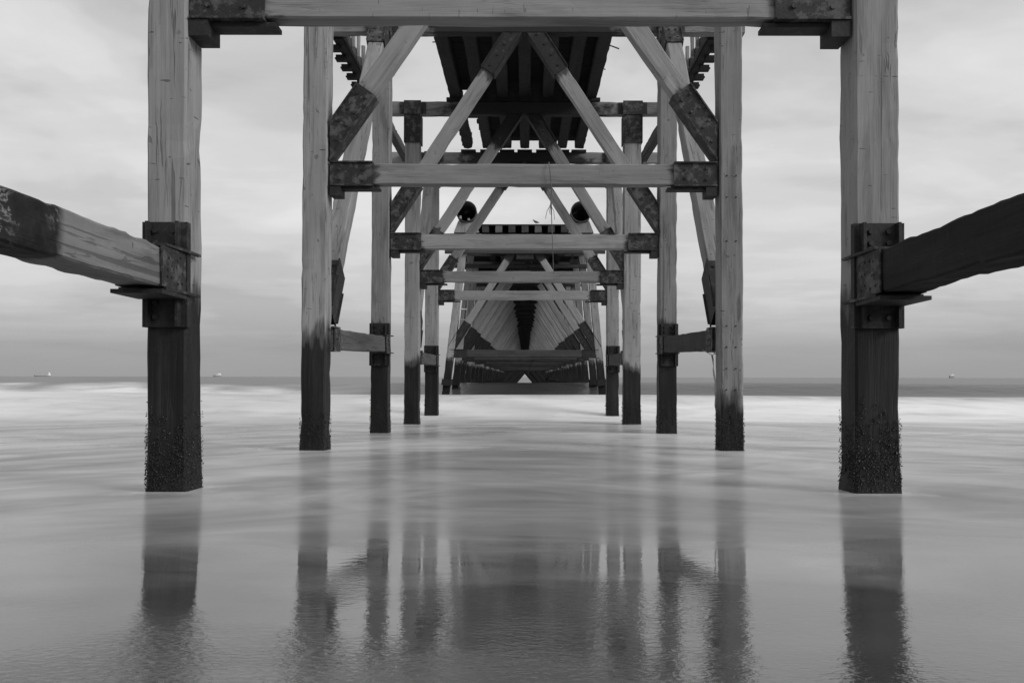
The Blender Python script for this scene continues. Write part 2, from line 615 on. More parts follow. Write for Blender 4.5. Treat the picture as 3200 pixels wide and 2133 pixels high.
def smooth_noise(x, y, seed, n=9, fx=1.0, fy=1.0):
    rg = np.random.RandomState(seed)
    out = np.zeros_like(x)
    for i in range(n):
        a = rg.uniform(0, 2 * np.pi)
        k = rg.uniform(0.3, 1.6)
        out += np.sin((np.cos(a) * x * fx + np.sin(a) * y * fy) * k * 3 + rg.uniform(0, 6.28))
    return out / n ** 0.5 * 0.8


def sea_height(x, y):
    base = np.where(y < 24, -0.79 - 0.0195 * y, -1.258)
    fore = -0.582 - 0.060 * y          # steeper wet foreshore by the camera
    k = 0.06
    base = -k * np.log(np.exp(-np.clip(base, -9, 9) / k) + 0) if False else np.where(y < 14, np.maximum(base, fore) + 0.016 * np.exp(-((y - 5.1) / 1.2) ** 2), base)
    base = base - 0.09 * sstep(60, 140, y)
    wob = smooth_noise(x, np.zeros_like(x), 3, 6, 0.045, 0)
    # broken bore in front of the raking trestles
    cA = 30.0 + 0.8 * wob
    hA = 0.56 + 0.05 * smooth_noise(x, y * 0, 11, 6, 0.09, 0) + 0.10 * sstep(6, -14, x)
    rise = sstep(-5.2, 0.0, y - cA) * (1 - 0.55 * sstep(0.0, 7.0, y - cA)) * (1 - sstep(20, 60, y - cA))
    z = base + hA * rise
    # standing swell behind it
    cB = 47.0 + 1.4 * smooth_noise(x, y * 0, 5, 5, 0.03, 0)
    hB = 0.98 + 0.06 * smooth_noise(x, y * 0, 8, 6, 0.05, 0) - (0.10 + 0.10 * smooth_noise(x, y * 0, 18, 8, 0.16, 0)) * sstep(-6, -13, x)
    d = y - cB
    prof = np.exp(-(np.minimum(d, 0) / 4.0) ** 2) * np.exp(-(np.maximum(d, 0) / 9.0) ** 2)
    z = np.maximum(z, base + hB * prof) * 0.5 + 0.5 * (z + (base + hB * prof - z) * prof)
    # long low wash undulations
    z = z + 0.010 * smooth_noise(x, y, 21, 10, 0.5, 1.1) * sstep(4, 9, y) * (1 - sstep(22, 26, y))
    z = z + 0.05 * smooth_noise(x, y, 31, 10, 0.05, 0.12) * sstep(60, 110, y)
    return z


rows = list(np.arange(-4, 5, 0.10)) + list(np.arange(5, 24, 0.20)) + list(np.arange(24, 62, 0.22))
yy = 62.0
while yy < 30000:
    rows.append(yy)
    yy *= 1.09
rows.append(30000.0)
rows = np.array(rows)
NC = 260
u = np.linspace(-1, 1, NC)
u = np.sign(u) * np.abs(u) ** 1.25
X = u[None, :] * (14 + 1.25 * np.maximum(rows, 0))[:, None]
Y = np.repeat(rows[:, None], NC, axis=1)
Z = sea_height(X, Y)
edge = 4.1


def grid_obj(name, i0, i1, mat):
    xs, ys, zs = X[i0:i1], Y[i0:i1], Z[i0:i1]
    nr = i1 - i0
    vs = np.stack([xs, ys, zs], -1).reshape(-1, 3)
    me = bpy.data.meshes.new(name)
    fs = []
    for r in range(nr - 1):
        for c in range(NC - 1):
            fs.append((r * NC + c, r * NC + c + 1, (r + 1) * NC + c + 1, (r + 1) * NC + c))
    me.from_pydata(vs.tolist(), [], fs)
    # foam cover, a property of the water itself
    wob = smooth_noise(xs, ys, 41, 12, 0.10, 0.25)
    wob2 = smooth_noise(xs, ys, 43, 12, 0.5, 0.8)
    fA = sstep(20.0, 25.5, ys + 1.2 * wob + 0.4 * wob2) * (1 - 0.92 * sstep(27.3, 30.4, ys + 0.5 * wob + 0.3 * wob2) * sstep(-9, -4, xs)) * (1 - sstep(33.0, 38.0, ys + 0.8 * wob))
    fB = sstep(-6.5, -13, xs + 1.5 * wob) * sstep(33, 38, ys) * (1 - sstep(43.8, 47.8, ys + 1.0 * wob + 0.6 * wob2 + 0.9 * smooth_noise(xs, ys * 0, 77, 10, 0.35, 0)))
    foam = np.clip(np.maximum(fA, fB), 0, 1)
    lace = np.clip(0.5 + 0.35 * smooth_noise(xs, ys, 51, 14, 0.30, 0.55), 0, 1) * sstep(6, 16, ys) * (1 - sstep(24, 30, ys))
    at = me.attributes.new('foam', 'FLOAT', 'POINT')
    at.data.foreach_set('value', foam.reshape(-1).astype(np.float32))
    at = me.attributes.new('lace', 'FLOAT', 'POINT')
    at.data.foreach_set('value', lace.reshape(-1).astype(np.float32))
    me.polygons.foreach_set('use_smooth', [True] * len(me.polygons))
    me.update()
    o = link(name, me, mat)
    o['kind'] = 'structure'
    return o


FEET = [(-2.84, 6.66), (2.83, 6.66), (-2.93, 11.44), (2.87, 11.44), (-2.86, 16.22), (2.81, 16.22), (-2.87, 21.0), (2.74, 21.0)]


def sea_mat():
    m, nt, p = new_mat("shallow_sea_water")
    geo = nt.nodes.new('ShaderNodeNewGeometry')
    pos = geo.outputs['Position']
    sp = nt.nodes.new('ShaderNodeSeparateXYZ')
    nt.links.new(pos, sp.inputs[0])
    y = sp.outputs[1]
    fo = nt.nodes.new('ShaderNodeAttribute')
    fo.attribute_name = 'foam'
    la = nt.nodes.new('ShaderNodeAttribute')
    la.attribute_name = 'lace'
    # veil of moving wash over the sand
    vn = noise_n(nt, mapping(nt, pos, (0.8, 1.3, 1)), 1.0, 6, 0.62, 0.9)
    vy = math_n(nt, 'MULTIPLY_ADD', math_n(nt, 'SUBTRACT', vn, 0.5), 2.4, y)
    veil = ramp(nt, math_n(nt, 'DIVIDE', vy, 12.0), [(0.235, 0.0), (0.275, 0.30), (0.315, 0.66), (0.36, 0.84), (0.44, 0.95), (0.55, 1.0)], 'EASE')
    # tongues of wash fan out either side of the pier
    x2 = math_n(nt, 'SQRT', math_n(nt, 'MULTIPLY_ADD', sp.outputs[0], sp.outputs[0], 5.0))
    fan = nt.nodes.new('ShaderNodeCombineXYZ')
    nt.links.new(math_n(nt, 'MULTIPLY', sp.outputs[0], 0.20), fan.inputs[0])
    nt.links.new(math_n(nt, 'MULTIPLY', math_n(nt, 'MULTIPLY_ADD', x2, 1.35, y), 0.42), fan.inputs[1])
    st = noise_n(nt, fan.outputs[0], 1.0, 4, 0.55, 0.9)
    st2 = noise_n(nt, mapping(nt, pos, (0.42, 0.62, 1)), 1.0, 5, 0.58, 2.2)
    streak = math_n(nt, 'ADD', math_n(nt, 'MULTIPLY', st, 0.6), math_n(nt, 'MULTIPLY', st2, 0.4))
    washn = ramp(nt, streak, [(0.36, 0.18), (0.46, 0.25), (0.56, 0.34), (0.66, 0.46)])
    washf = ramp(nt, streak, [(0.36, 0.26), (0.46, 0.35), (0.56, 0.46), (0.66, 0.57)])
    wash = fmix(nt, math_n(nt, 'DIVIDE', math_n(nt, 'SUBTRACT', y, 6.0), 9.0, clamp=True), washn, washf)
    sn = noise_n(nt, mapping(nt, pos, (1, 1, 1)), 2.2, 4, 0.55)
    sand = ramp(nt, sn, [(0.3, 0.050), (0.7, 0.075)])
    # drained sand, no longer under a film of water, at the camera's feet on the left
    dn = noise_n(nt, mapping(nt, pos, (1.3, 2.2, 1), (5, 5, 0)), 1.0, 4, 0.6)
    dl = math_n(nt, 'MULTIPLY_ADD', sp.outputs[0], 0.55, y)
    dl = math_n(nt, 'MULTIPLY_ADD', math_n(nt, 'SUBTRACT', dn, 0.5), 1.1, dl)
    dry = ramp(nt, math_n(nt, 'DIVIDE', dl, 4.0), [(0.36, 1.0), (0.52, 0.0)], 'EASE')
    grit = noise_n(nt, mapping(nt, pos, (140, 140, 140)), 1.0, 3, 0.7)
    sand = fmix(nt, math_n(nt, 'MULTIPLY', dry, 0.9), sand, ramp(nt, grit, [(0.3, 0.085), (0.7, 0.125)]))
    col = fmix(nt, veil, sand, wash)
    lm = math_n(nt, 'MULTIPLY', la.outputs['Fac'], ramp(nt, streak, [(0.42, 0.0), (0.62, 0.9)]))
    col = fmix(nt, lm, col, 0.58)
    # a thin collar of froth round the foot of each post
    collar = None
    for fx, fy in FEET:
        ax = math_n(nt, 'SUBTRACT', math_n(nt, 'ABSOLUTE', math_n(nt, 'SUBTRACT', sp.outputs[0], fx)), 0.17)
        ay = math_n(nt, 'SUBTRACT', math_n(nt, 'ABSOLUTE', math_n(nt, 'SUBTRACT', y, fy)), 0.17)
        dd = math_n(nt, 'MAXIMUM', ax, ay)
        collar = dd if collar is None else math_n(nt, 'MINIMUM', collar, dd)
    cn = noise_n(nt, mapping(nt, pos, (9, 9, 1)), 1.0, 4, 0.6)
    collar = math_n(nt, 'MULTIPLY_ADD', math_n(nt, 'SUBTRACT', cn, 0.5), 0.35, collar)
    cmask = ramp(nt, math_n(nt, 'DIVIDE', math_n(nt, 'ADD', collar, 0.1), 0.5), [(0.18, 0.75), (0.42, 0.30), (0.75, 0.0)], 'EASE')
    col = fmix(nt, cmask, col, 0.55)
    # open water further out
    far = ramp(nt, math_n(nt, 'DIVIDE', y, 100.0), [(0.34, 0.0), (0.42, 1.0)])
    fn = noise_n(nt, mapping(nt, pos, (0.05, 0.25, 1)), 1.0, 5, 0.6, 0.5)
    fcol = ramp(nt, fn, [(0.35, 0.045), (0.65, 0.080)])
    col = fmix(nt, far, col, fcol)
    fs = noise_n(nt, mapping(nt, pos, (0.35, 0.9, 2.0)), 1.0, 5, 0.6, 0.7)
    fm = math_n(nt, 'MULTIPLY', fo.outputs['Fac'], ramp(nt, fs, [(0.30, 0.50), (0.48, 0.80), (0.66, 1.0)]))
    col = fmix(nt, fm, col, 0.76)
    cc = nt.nodes.new('ShaderNodeCombineColor')
    for i in range(3):
        nt.links.new(col, cc.inputs[i])
    nt.links.new(cc.outputs[0], p.inputs['Base Color'])
    rg = math_n(nt, 'MULTIPLY_ADD', math_n(nt, 'POWER', veil, 3.0), 0.24, 0.012)
    rg = fmix(nt, dry, rg, 0.15)
    rg = fmix(nt, lm, rg, 0.40)
    rg = fmix(nt, far, rg, 0.30)
    rg = fmix(nt, fm, rg, 0.85)
    nt.links.new(rg, p.inputs['Roughness'])
    nt.links.new(fmix(nt, veil, 1.95, 1.33), p.inputs['IOR'])
    spec = fmix(nt, veil, 0.5, 0.03)
    spec = fmix(nt, math_n(nt, 'MULTIPLY', dry, 0.85), spec, 0.22)
    spec = fmix(nt, far, spec, 0.5)
    spec = fmix(nt, fm, spec, 0.05)
    nt.links.new(spec, p.inputs['Specular IOR Level'])
    # ripples: fine on the wet sand, soft on the wash, chop far out
    r1 = noise_n(nt, mapping(nt, pos, (15, 19, 1)), 1.0, 3, 0.55, 0.8)
    r2 = noise_n(nt, mapping(nt, pos, (34, 58, 1), (2, 5, 0)), 1.0, 4, 0.6, 0.6)
    rp = ramp(nt, noise_n(nt, mapping(nt, pos, (1.1, 1.6, 1), (7, 3, 0)), 1.0, 3, 0.5), [(0.38, 0.15), (0.62, 1.0)])
    near = ramp(nt, math_n(nt, 'DIVIDE', vy, 6.0), [(0.30, 1.0), (0.52, 0.55), (0.72, 0.12), (0.9, 0.0)])
    close = ramp(nt, math_n(nt, 'DIVIDE', y, 4.0), [(0.55, 1.0), (0.86, 0.0)])
    h1 = math_n(nt, 'MULTIPLY', r1, math_n(nt, 'MULTIPLY', near, 0.00055))
    h2 = math_n(nt, 'MULTIPLY', math_n(nt, 'MULTIPLY', r2, rp), math_n(nt, 'MULTIPLY', close, math_n(nt, 'MULTIPLY_ADD', dry, 0.0030, 0.0011)))
    r3 = noise_n(nt, mapping(nt, pos, (0.5, 1.1, 1)), 1.0, 5, 0.6)
    h3 = math_n(nt, 'MULTIPLY', r3, math_n(nt, 'MULTIPLY', far, 0.10))
    b = nt.nodes.new('ShaderNodeBump')
    b.inputs['Strength'].default_value = 1.0
    b.inputs['Distance'].default_value = 1.0
    nt.links.new(math_n(nt, 'ADD', math_n(nt, 'ADD', h1, h2), h3), b.inputs['Height'])
    nt.links.new(b.outputs[0], p.inputs['Normal'])
    return m


M_SEA = sea_mat()
ie = int(np.searchsorted(rows, edge))
grid_obj('wet_sand', 0, ie + 1, M_SEA)
grid_obj('sea', ie, len(rows), M_SEA)


def water_z(x, y):
    return float(sea_height(np.array([float(x)]), np.array([float(y)]))[0])


# ------------------------------------------------------------------ near trestles
D1, SP = 6.5, 4.78
ND = [D1 + SP * i for i in range(5)]
# per trestle: left post (outer, inner) x, right post (inner, outer) x at mid height; foot offset; crossbeam underside z; tide levels; cap underside
TR = [
    dict(l=(458, 581), r=(2664, 2803), base=(0.0, 0.03), cross=2.878, tide=(0.62, 0.60), cap=6.72),
    dict(l=(949, 1026), r=(2244, 2315), base=(-0.05, 0.05), cross=PZ(573, 11.28), tide=(0.55, -0.35), cap=6.70),
    dict(l=(1163, 1218), r=(2060, 2115), base=(-0.04, 0.0), cross=PZ(776, 16.06), tide=(0.98, 0.98), cap=PZ(99, 16.06)),
    dict(l=(1265, 1311), r=(1949, 2003), base=(-0.02, 0.0), cross=PZ(881, 20.84), tide=(0.45, 0.25), cap=PZ(356, 20.84)),
    dict(l=(1328, 1369), r=(1897, 1935), base=(-0.01, -0.01), cross=PZ(936, 25.62), tide=(0.72, 0.72), cap=PZ(507, 25.62)),
]
TLAB = [
    "nearest timber trestle of the pier, tall dark-footed posts under its high crossbeam",
    "timber trestle with a rope hanging from its crossbeam and a pale patched right post",
    "timber trestle whose braces meet where the near end of the black deck begins",
    "timber trestle with long steel shoes clasping both post heads under the deck",
    "timber trestle holding up the broken end of the deck, last before the gap",
]
PW = 0.32
POSTX = []
trestles = []
for i, (d, T) in enumerate(zip(ND, TR)):
    root = empty('timber_trestle', (0, d, water_z(0, d)), TLAB[i], 'trestle', 'timber trestles of the near pier')
    trestles.append(root)
    dc = d + PW / 2
    xs = []
    front = i in (0, 2, 4)
    for s, key in ((-1, 'l'), (1, 'r')):
        xa, xb = PX(T[key][0], d), PX(T[key][1], d)
        xc, wd = (xa + xb) / 2, xb - xa
        xs.append((min(xa, xb), max(xa, xb)))
        bx = T['base'][0 if s < 0 else 1]
        wz = water_z(xc, d)
        a = (xc + bx, dc, wz - 0.5)
        b = (xc, dc, T['cap'] + 0.002)
        fl = 0.018 if not (i == 0 and s > 0) else 0.034
        lump = (lambda zc, fl=fl: fl * max(0.0, 1 - max(0.0, zc - 0.47) / 0.38) ** 1.5)
        po, ln = timber('post', a, b, wd, PW, M_WOOD, root, seg=int(60 - i * 6), wob=0.010 if i < 2 else 0.008,
                        tide=T['tide'][0 if s < 0 else 1], ch=0.018, lump=lump)
        mussels(po, ln, wd + 0.01, PW + 0.01, 0.5, 0.78 if i else 0.85, (6500, 3600, 1400, 500, 200)[i], (1.0, 1.1, 1.4, 1.8, 2.2)[i])
        # post-head shoe
        if i >= 2:
            shoe('head_shoe', po, ln - 0.74, ln - 0.004, wd, PW, bolts=2)
            mb = MB()
            mb.box(-wd / 2 - 0.03, wd / 2 + 0.03, -PW / 2 - 0.05, -PW / 2 - 0.03, ln - 0.02, ln + 0.325)
            for q in (-1, 1):
                xa_, xb_ = sorted((q * (wd / 2 + 0.034), q * (wd / 2 + 0.15)))
                mb.box(xa_, xb_, -0.135, -0.115, ln + 0.006, ln + 0.30)
            link('cap_plate', mb.mesh('cap_plate'), M_STEEL, po, WORLD[po.name])
        # socket that takes the side beam
        zrel = [1.22, 0.39] if i == 0 else ([1.05, 0.22] if i == 2 else [0.98, 0.15])
        if front:
            z0, z1 = zrel[1] - a[2], zrel[0] - a[2]
            mb = MB()
            hw, ht = wd / 2, PW / 2
            mb.box(-hw - 0.004, hw + 0.004, -ht - 0.030, -ht - 0.014, z0, z1)
            for q in (-1, 1):
                xa_, xb_ = sorted((q * (hw - 0.050), q * (hw - 0.028)))
                mb.box(xa_, xb_, -ht - 0.095, -ht - 0.030, z0 + 0.003, z1 - 0.003)
                xa_, xb_ = sorted((q * (hw + 0.006), q * (hw + 0.022)))
                mb.box(xa_, xb_, -ht - 0.030, -ht + 0.035, z0, z1)
            for zc in (z0 + 0.08, z0 + 0.19, z1 - 0.07, z1 - 0.16):
                for q in (-0.07, 0.07):
                    mb.cyl((q, -ht - 0.03, zc), (0, -1, 0), 0.022, 0.025, 6)
            link('post_socket', mb.mesh('post_socket'), M_STEELD, po, WORLD[po.name])
        if i == 1 and s > 0:
            for py in (548, 615, 752, 1017, 1083, 1150, 1216):
                for px in (2270, 2299):
                    q = WORLD[po.name].inverted() @ Vector((PX(px, d), d, PZ(py, d)))
                    link('bolt', MB().cyl((q.x, -PW / 2 - 0.004, q.z), (0, -1, 0), 0.011, 0.008, 8).mesh('bolt'), M_STEELD, po, WORLD[po.name])
    POSTX.append(xs)
    # crossbeam between the posts
    CH, CT = 0.286, 0.18
    zc = T['cross'] + CH / 2
    yb = d + 0.07 + CT / 2
    xl, xr = xs[0][1] + 0.004, xs[1][0] - 0.004
    cb, ln = timber('crossbeam', (xl, yb, zc), (xr, yb, zc), CH, CT, M_BEAM, root, seg=26, wob=0.006, ch=0.012)
    sl = (0.60, 0.60, 0.60, 0.58, 0.50)[i]
    cb['shoe_length'] = sl
    for e in (0, 1):
        za, zb = (0.0, sl) if e == 0 else (ln - sl, ln)
        shoe('end_shoe', cb, za, zb, CH, CT, bolts=2, lip=0.03)
    # steel brackets and packing under the crossbeam ends; local +X of a beam along +X world points down
    for e in (0, 1):
        xe = xl if e == 0 else xr
        sg = 1 if e == 0 else -1
        a0, a1 = sorted((xe + sg * 0.003, xe + sg * 0.155))
        link('end_bracket', MB().box(a0, a1, d + 0.03, d + 0.29, T['cross'] - 0.16, T['cross'] - 0.028).mesh('end_bracket'), M_STEELD, cb)
        a0, a1 = sorted((xe + sg * 0.16, xe + sg * 0.68))
        link('packing_plate', MB().box(a0, a1, d + 0.085, d + 0.25, T['cross'] - 0.066, T['cross'] - 0.032).mesh('packing_plate'), M_STEELD, cb)
    # cap beam across the post heads
    capx = 4.30
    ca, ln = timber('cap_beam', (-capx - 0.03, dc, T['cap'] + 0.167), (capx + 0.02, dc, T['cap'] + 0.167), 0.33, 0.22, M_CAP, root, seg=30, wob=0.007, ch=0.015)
    # braces from the crossbeam corners to the middle of the cap
    for s in (-1, 1):
        xin = xl if s < 0 else xr
        zt = T['cross'] + CH
        p0 = Vector((xin - s * 0.02, yb, zt + 0.335))
        p1 = Vector((s * 0.02 - 0.02, yb, 7.03 + (T['cap'] - 6.70)))
        dr = (p1 - p0).normalized()
        # stop under the cap
        p1 = p0 + (p1 - p0) * ((T['cap'] + 0.3 - p0.z) / (p1.z - p0.z))
        lift = 0.55
        p0 = p0 - dr * lift
        br, ln = timber('brace', p0, p1, 0.265, 0.20, M_BEAM, root, seg=22, wob=0.006, ch=0.010)
        fs_ = shoe('foot_shoe', br, 0.0, 0.84 + lift, 0.265, 0.20, bolts=2, lip=0.03)
        hs_ = shoe('head_shoe', br, ln - 1.25, ln, 0.265, 0.20, mat=M_STEELD, bolts=1, lip=0.02)
        br['shoe_length'] = 0.84 + lift
        pl = [((xin - s * 0.004, 0, 0), (s, 0, 0)), ((0, 0, zt + 0.036), (0, 0, -1)), ((0, 0, T['cap'] - 0.005), (0, 0, 1)), ((s * 0.004 - 0.02, 0, 0), (-s, 0, 0))]
        clip(br, pl)
        clip(fs_, pl[:2])
        clip(hs_, pl[2:])

# ------------------------------------------------------------------ side beams (bays before trestle 1, 2-3, 4-5)
BL = {
    (0, -1): "charred timber side beam with pale worn face, running from the nearest left post",
    (0, 1): "dark wet timber side beam running out of the picture from the nearest right post",
    (1, -1): "short side beam low between the two left posts behind the nearest, no rope on it",
    (1, 1): "dark low side beam with a ring and frayed rope hanging under it",
    (3, -1): "far left low side beam with a pale scraped lower edge above the breaking wave",
    (3, 1): "far right low side beam, darkest and smallest of those above the breaking wave",
}


def end_socket(parent, z0, z1, wd, th, inner, wing=True, length=0.37):
    """steel box on the end of a side beam; local X is vertical, local Y sideways"""
    mb = MB()
    hw, ht = wd / 2, th / 2
    for s in (-1, 1):
        ya, yb_ = sorted((s * (ht + 0.010), s * (ht + 0.024)))
        mb.box(-hw - 0.004, hw + 0.004, ya, yb_, z0, z1)
        xa, xb_ = sorted((s * (hw + 0.008), s * (hw + 0.028)))
        za_, zb_ = (z0 + 0.06, z1) if z0 > 1 else (z0, z1 - 0.06)
        mb.box(xa, xb_, -ht - 0.03, ht + 0.03, za_, zb_)
        # tapered wing reaching past the inner corner of the post
        w0, w1, w2 = (z0 + 0.10, z1, z1 + 0.20) if z0 > 1 else (z1 - 0.10, z0, z0 - 0.20)
        pts = [(inner * (ht + 0.031), w0), (inner * (ht + 0.055), w1 - (0.06 if z0 > 1 else -0.06)), (inner * (ht + 0.065), w2), (inner * (ht + 0.031), w2)]
        vs = [(xa, q[0], q[1]) for q in pts] + [(xb_, q[0], q[1]) for q in pts]
        mb.add(vs, [(0, 1, 2, 3), (7, 6, 5, 4), (0, 4, 5, 1), (1, 5, 6, 2), (2, 6, 7, 3), (3, 7, 4, 0)])
    for k in range(4):
        zc = z0 + (z1 - z0) * (0.2 + 0.2 * k)
        for x in (-wd * 0.3, 0.0, wd * 0.3):
            for s in (-1, 1):
                mb.cyl((x + random.uniform(-.02, .02), s * (ht + 0.022), zc + random.uniform(-.03, .03)), (0, s, 0), 0.010, 0.010, 6)
    return link('end_socket', mb.mesh('end_socket'), M_STEEL, parent, WORLD[parent.name])


for (k, s), lab in BL.items():
    xs = POSTX[k][0 if s < 0 else 1]
    if k == 0:
        xi = -2.70 if s < 0 else 2.64
        xc = xi + s * 0.15
        zb, zt = (0.705, 1.00) if s < 0 else (0.66, 0.98)
        a = (xc, 1.9, (zb + zt) / 2 + 0.01)
        b = (xc, ND[0] - 0.035, (zb + zt) / 2 - 0.036)
        if s > 0:
            a = (xc, 1.9, (zb + zt) / 2 + 0.06)
        mat = M_BURNT if s < 0 else M_DARKWOOD
        o, ln = timber('side_beam', a, b, zt - zb, 0.30, mat, None, depth=(1, 0, 0), seg=60, wob=0.016 if s < 0 else 0.02, ch=0.015)
        end_socket(o, ln - 0.42, ln - 0.002, zt - zb, 0.30, -s)
        link('bearing_plate', MB().box(-(zt - zb) / 2 - 0.062, -(zt - zb) / 2 - 0.032, -0.19, 0.19, ln - 0.46, ln - 0.02).mesh('bearing_plate'), M_STEELD, o, WORLD[o.name])
    else:
        d0, d1 = ND[k] + PW + 0.004, ND[k + 1] - 0.036
        xi = (POSTX[k][0][1] if s < 0 else POSTX[k][1][0])
        xc = xi + s * 0.16
        xi2 = (POSTX[k + 1][0][1] if s < 0 else POSTX[k + 1][1][0]) + s * 0.16
        z0, z1 = (0.535, 0.635) if k == 1 else (0.50, 0.52)
        o, ln = timber('side_beam', (xc, d0, z0), (xi2, d1, z1), 0.30, 0.29, M_SIDE if s < 0 else M_WETBEAM, None, depth=(1, 0, 0), seg=26, wob=0.012, ch=0.015)
        end_socket(o, 0.004, 0.40, 0.30, 0.29, -s)
        end_socket(o, ln - 0.36, ln - 0.002, 0.30, 0.29, -s)
    tag(o, lab, 'beam', 'low side beams between the posts')

# ------------------------------------------------------------------ raking braces between trestles 2-3 and 4-5
RL = {
    (1, -1): "big raking brace leaning back behind the pale left post, weed-stained half way up",
    (1, 1): "big raking brace leaning back behind the patched right post with bolt holes",
    (3, -1): "slim distant raking brace on the left, just before the gap in the deck",
    (3, 1): "slim distant raking brace on the right, just before the gap in the deck",
}
for (k, s), lab in RL.items():
    xa = POSTX[k][0 if s < 0 else 1]
    xb = POSTX[k + 1][0 if s < 0 else 1]
    x0 = sum(xa) / 2 + s * 0.05
    x1 = sum(xb) / 2
    a = (x0, ND[k] + PW + 0.16, 0.86)
    b = (x1, ND[k + 1] - 0.17, TR[k + 1]['cap'] - 0.10)
    o, ln = timber('raking_brace', a, b, 0.29, 0.30, M_WOOD, None, depth=(0, 1, 0), seg=34, wob=0.010, tide=1.0 if k == 1 else 0.6)
    tag(o, lab, 'brace', 'raking braces along the pier sides')
    shoe('foot_shoe', o, 0.0, 0.95, 0.29, 0.30, mat=M_STEELD, lip=0.05)
    for q in (-0.215, 0.195):
        link('foot_plate', MB().box(-0.20, 0.20, q, q + 0.02, 0.05, 0.62).mesh('foot_plate'), M_STEELD, o, WORLD[o.name])
    shoe('head_shoe', o, ln - 0.55, ln, 0.29, 0.30, lip=0.04)

# ------------------------------------------------------------------ near deck, two spans
JX = [-1.78, -1.18, -0.57, -0.015, 0.57, 1.15, 1.68]
JW, JH = 0.285, 0.33
CAPTOP = 7.03


def deck_span(d0, d1, label, broken):
    root = empty('deck_span', (0, d0, CAPTOP), label, 'pier deck', 'spans of the near deck')
    for j, x in enumerate(JX):
        e1 = d1 - (0.15 if broken else 0.0)
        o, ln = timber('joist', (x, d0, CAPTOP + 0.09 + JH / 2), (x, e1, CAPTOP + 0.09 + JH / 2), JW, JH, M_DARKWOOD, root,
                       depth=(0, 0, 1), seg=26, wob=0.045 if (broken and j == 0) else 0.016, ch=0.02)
    for dd in ((d0 + 0.11, d1 + 0.11) if broken else (d0 + 0.11,)):
        for x in JX:
            link('corbel', MB().box(x - 0.23, x + 0.23, dd - 0.155, dd + 0.10, CAPTOP + 0.003, CAPTOP + 0.086).mesh('corbel'), M_DARKWOOD, root)
    # planks across the joists: one sheet of boards with ragged ends
    mb = MB()
    yy = d0 + 0.03
    pz = CAPTOP + 0.09 + JH + 0.012
    while yy < d1 + (0.10 if broken else -0.02):
        wv = random.uniform(0.19, 0.235)
        xl = -1.93 + random.uniform(-.03, .03)
        if broken and yy > d0 + 0.35:
            xl = -1.33 + random.uniform(-.10, .16)
        xr = 1.83 + random.uniform(-.05, .05)
        mb.box(xl, xr, yy, yy + wv, pz + random.uniform(0, .006), pz + 0.075)
        yy += wv + 0.004
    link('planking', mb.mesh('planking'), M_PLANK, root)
    return root


r1 = deck_span(ND[2] + 0.05, ND[3] + 0.05, "black deck span overhead where the nearest visible joists and rusty rod show", False)
r2 = deck_span(ND[3] + 0.06, ND[4] + 0.05, "ragged deck span with sky showing between its joist ends", True)
for p_, q_, r_ in (((1.83, 17.9, 7.25), (2.05, 17.9, 7.17), 0.014), ((1.83, 19.4, 7.3), (1.90, 19.4, 7.28), 0.012), ((-1.93, 17.8, 7.27), (-2.02, 17.8, 7.27), 0.012)):
    link('protruding_rod', MB().tube([p_, q_], r_, 6).mesh('protruding_rod'), M_STEELD, r1)
for dz in (0.0, 0.30, 0.62):
    yq = ND[3] + 1.2 + dz * 2
    link('broken_board', MB().box(-1.72, -1.30, yq, yq + 0.16, 7.40, 7.45).mesh('broken_board'), M_DARKWOOD, r2)

# ------------------------------------------------------------------ walkway stringers hung under the cap ends
WL = {
    (2, -1): "notched walkway stringer on the left with three railing stubs against the sky",
    (2, 1): "notched walkway stringer on the right with railing stubs against the sky",
    (3, -1): "snapped stub of left walkway stringer resting on a far cap beam",
    (3, 1): "splintered drooping end of the right walkway stringer",
}
for (k, s), lab in WL.items():
    x = s * 3.74
    d0 = ND[k] + 0.28
    d1 = ND[k + 1] + 0.0
    zc = 6.86
    if k == 3:
        d0 = ND[k] + 1.6 if s < 0 else ND[k] + 1.9
    a, b = (x, d0, zc), (x, d1, zc)
    if k == 3 and s > 0:
        b = (x - 0.1, d1 - 0.5, zc - 0.12)
    o, ln = timber('walkway_stringer', a, b, 0.28, 0.20, M_DARKWOOD if k == 2 else M_WETBEAM, None, depth=(1, 0, 0), seg=24, wob=0.012)
    tag(o, lab, 'stringer', 'walkway stringers on the outer cap ends')
    if k == 2:
        for j in range(8):
            yq = d0 + 0.22 + j * 0.52
            xo = sorted((x + s * 0.02, x + s * 0.215))
            mb = MB().box(xo[0], xo[1], yq, yq + 0.13, zc - 0.262, zc - 0.145)
            mb.cyl((x + s * 0.21, yq + 0.065, zc - 0.20), (s, 0, 0), 0.022, 0.035, 6)
            link('cleat', mb.mesh('cleat'), M_DARKWOOD, o)
            xi = x - s * 0.20
            timber('railing_stub', (xi, yq + 0.3, zc - 0.08), (xi, yq + 0.3, zc + 0.36), 0.075, 0.075, M_BEAM, o, wob=0.004, ch=0.008, seg=6)
        ins = MB()
        xa = sorted((x - s * 0.101, x - s * 0.16))
        ins.box(xa[0] + 0.003, xa[1] - 0.003, d0, d1, zc - 0.10, zc + 0.10)
        link('edge_board', ins.mesh('edge_board'), M_BEAM, o)
    if k == 3 and s > 0:
        mb = MB()
        mb.tube([(x - 0.12, d1 - 0.6, zc - 0.1), (x - 0.20, d1 - 0.5, zc - 0.45), (x - 0.26, d1 - 0.45, zc - 0.95)], [0.05, 0.035, 0.012], 5)
        link('splinter', mb.mesh('splinter'), M_BEAM, o)

# ------------------------------------------------------------------ far pier: raking trestles
D6 = 39.96
ZB = -1.7


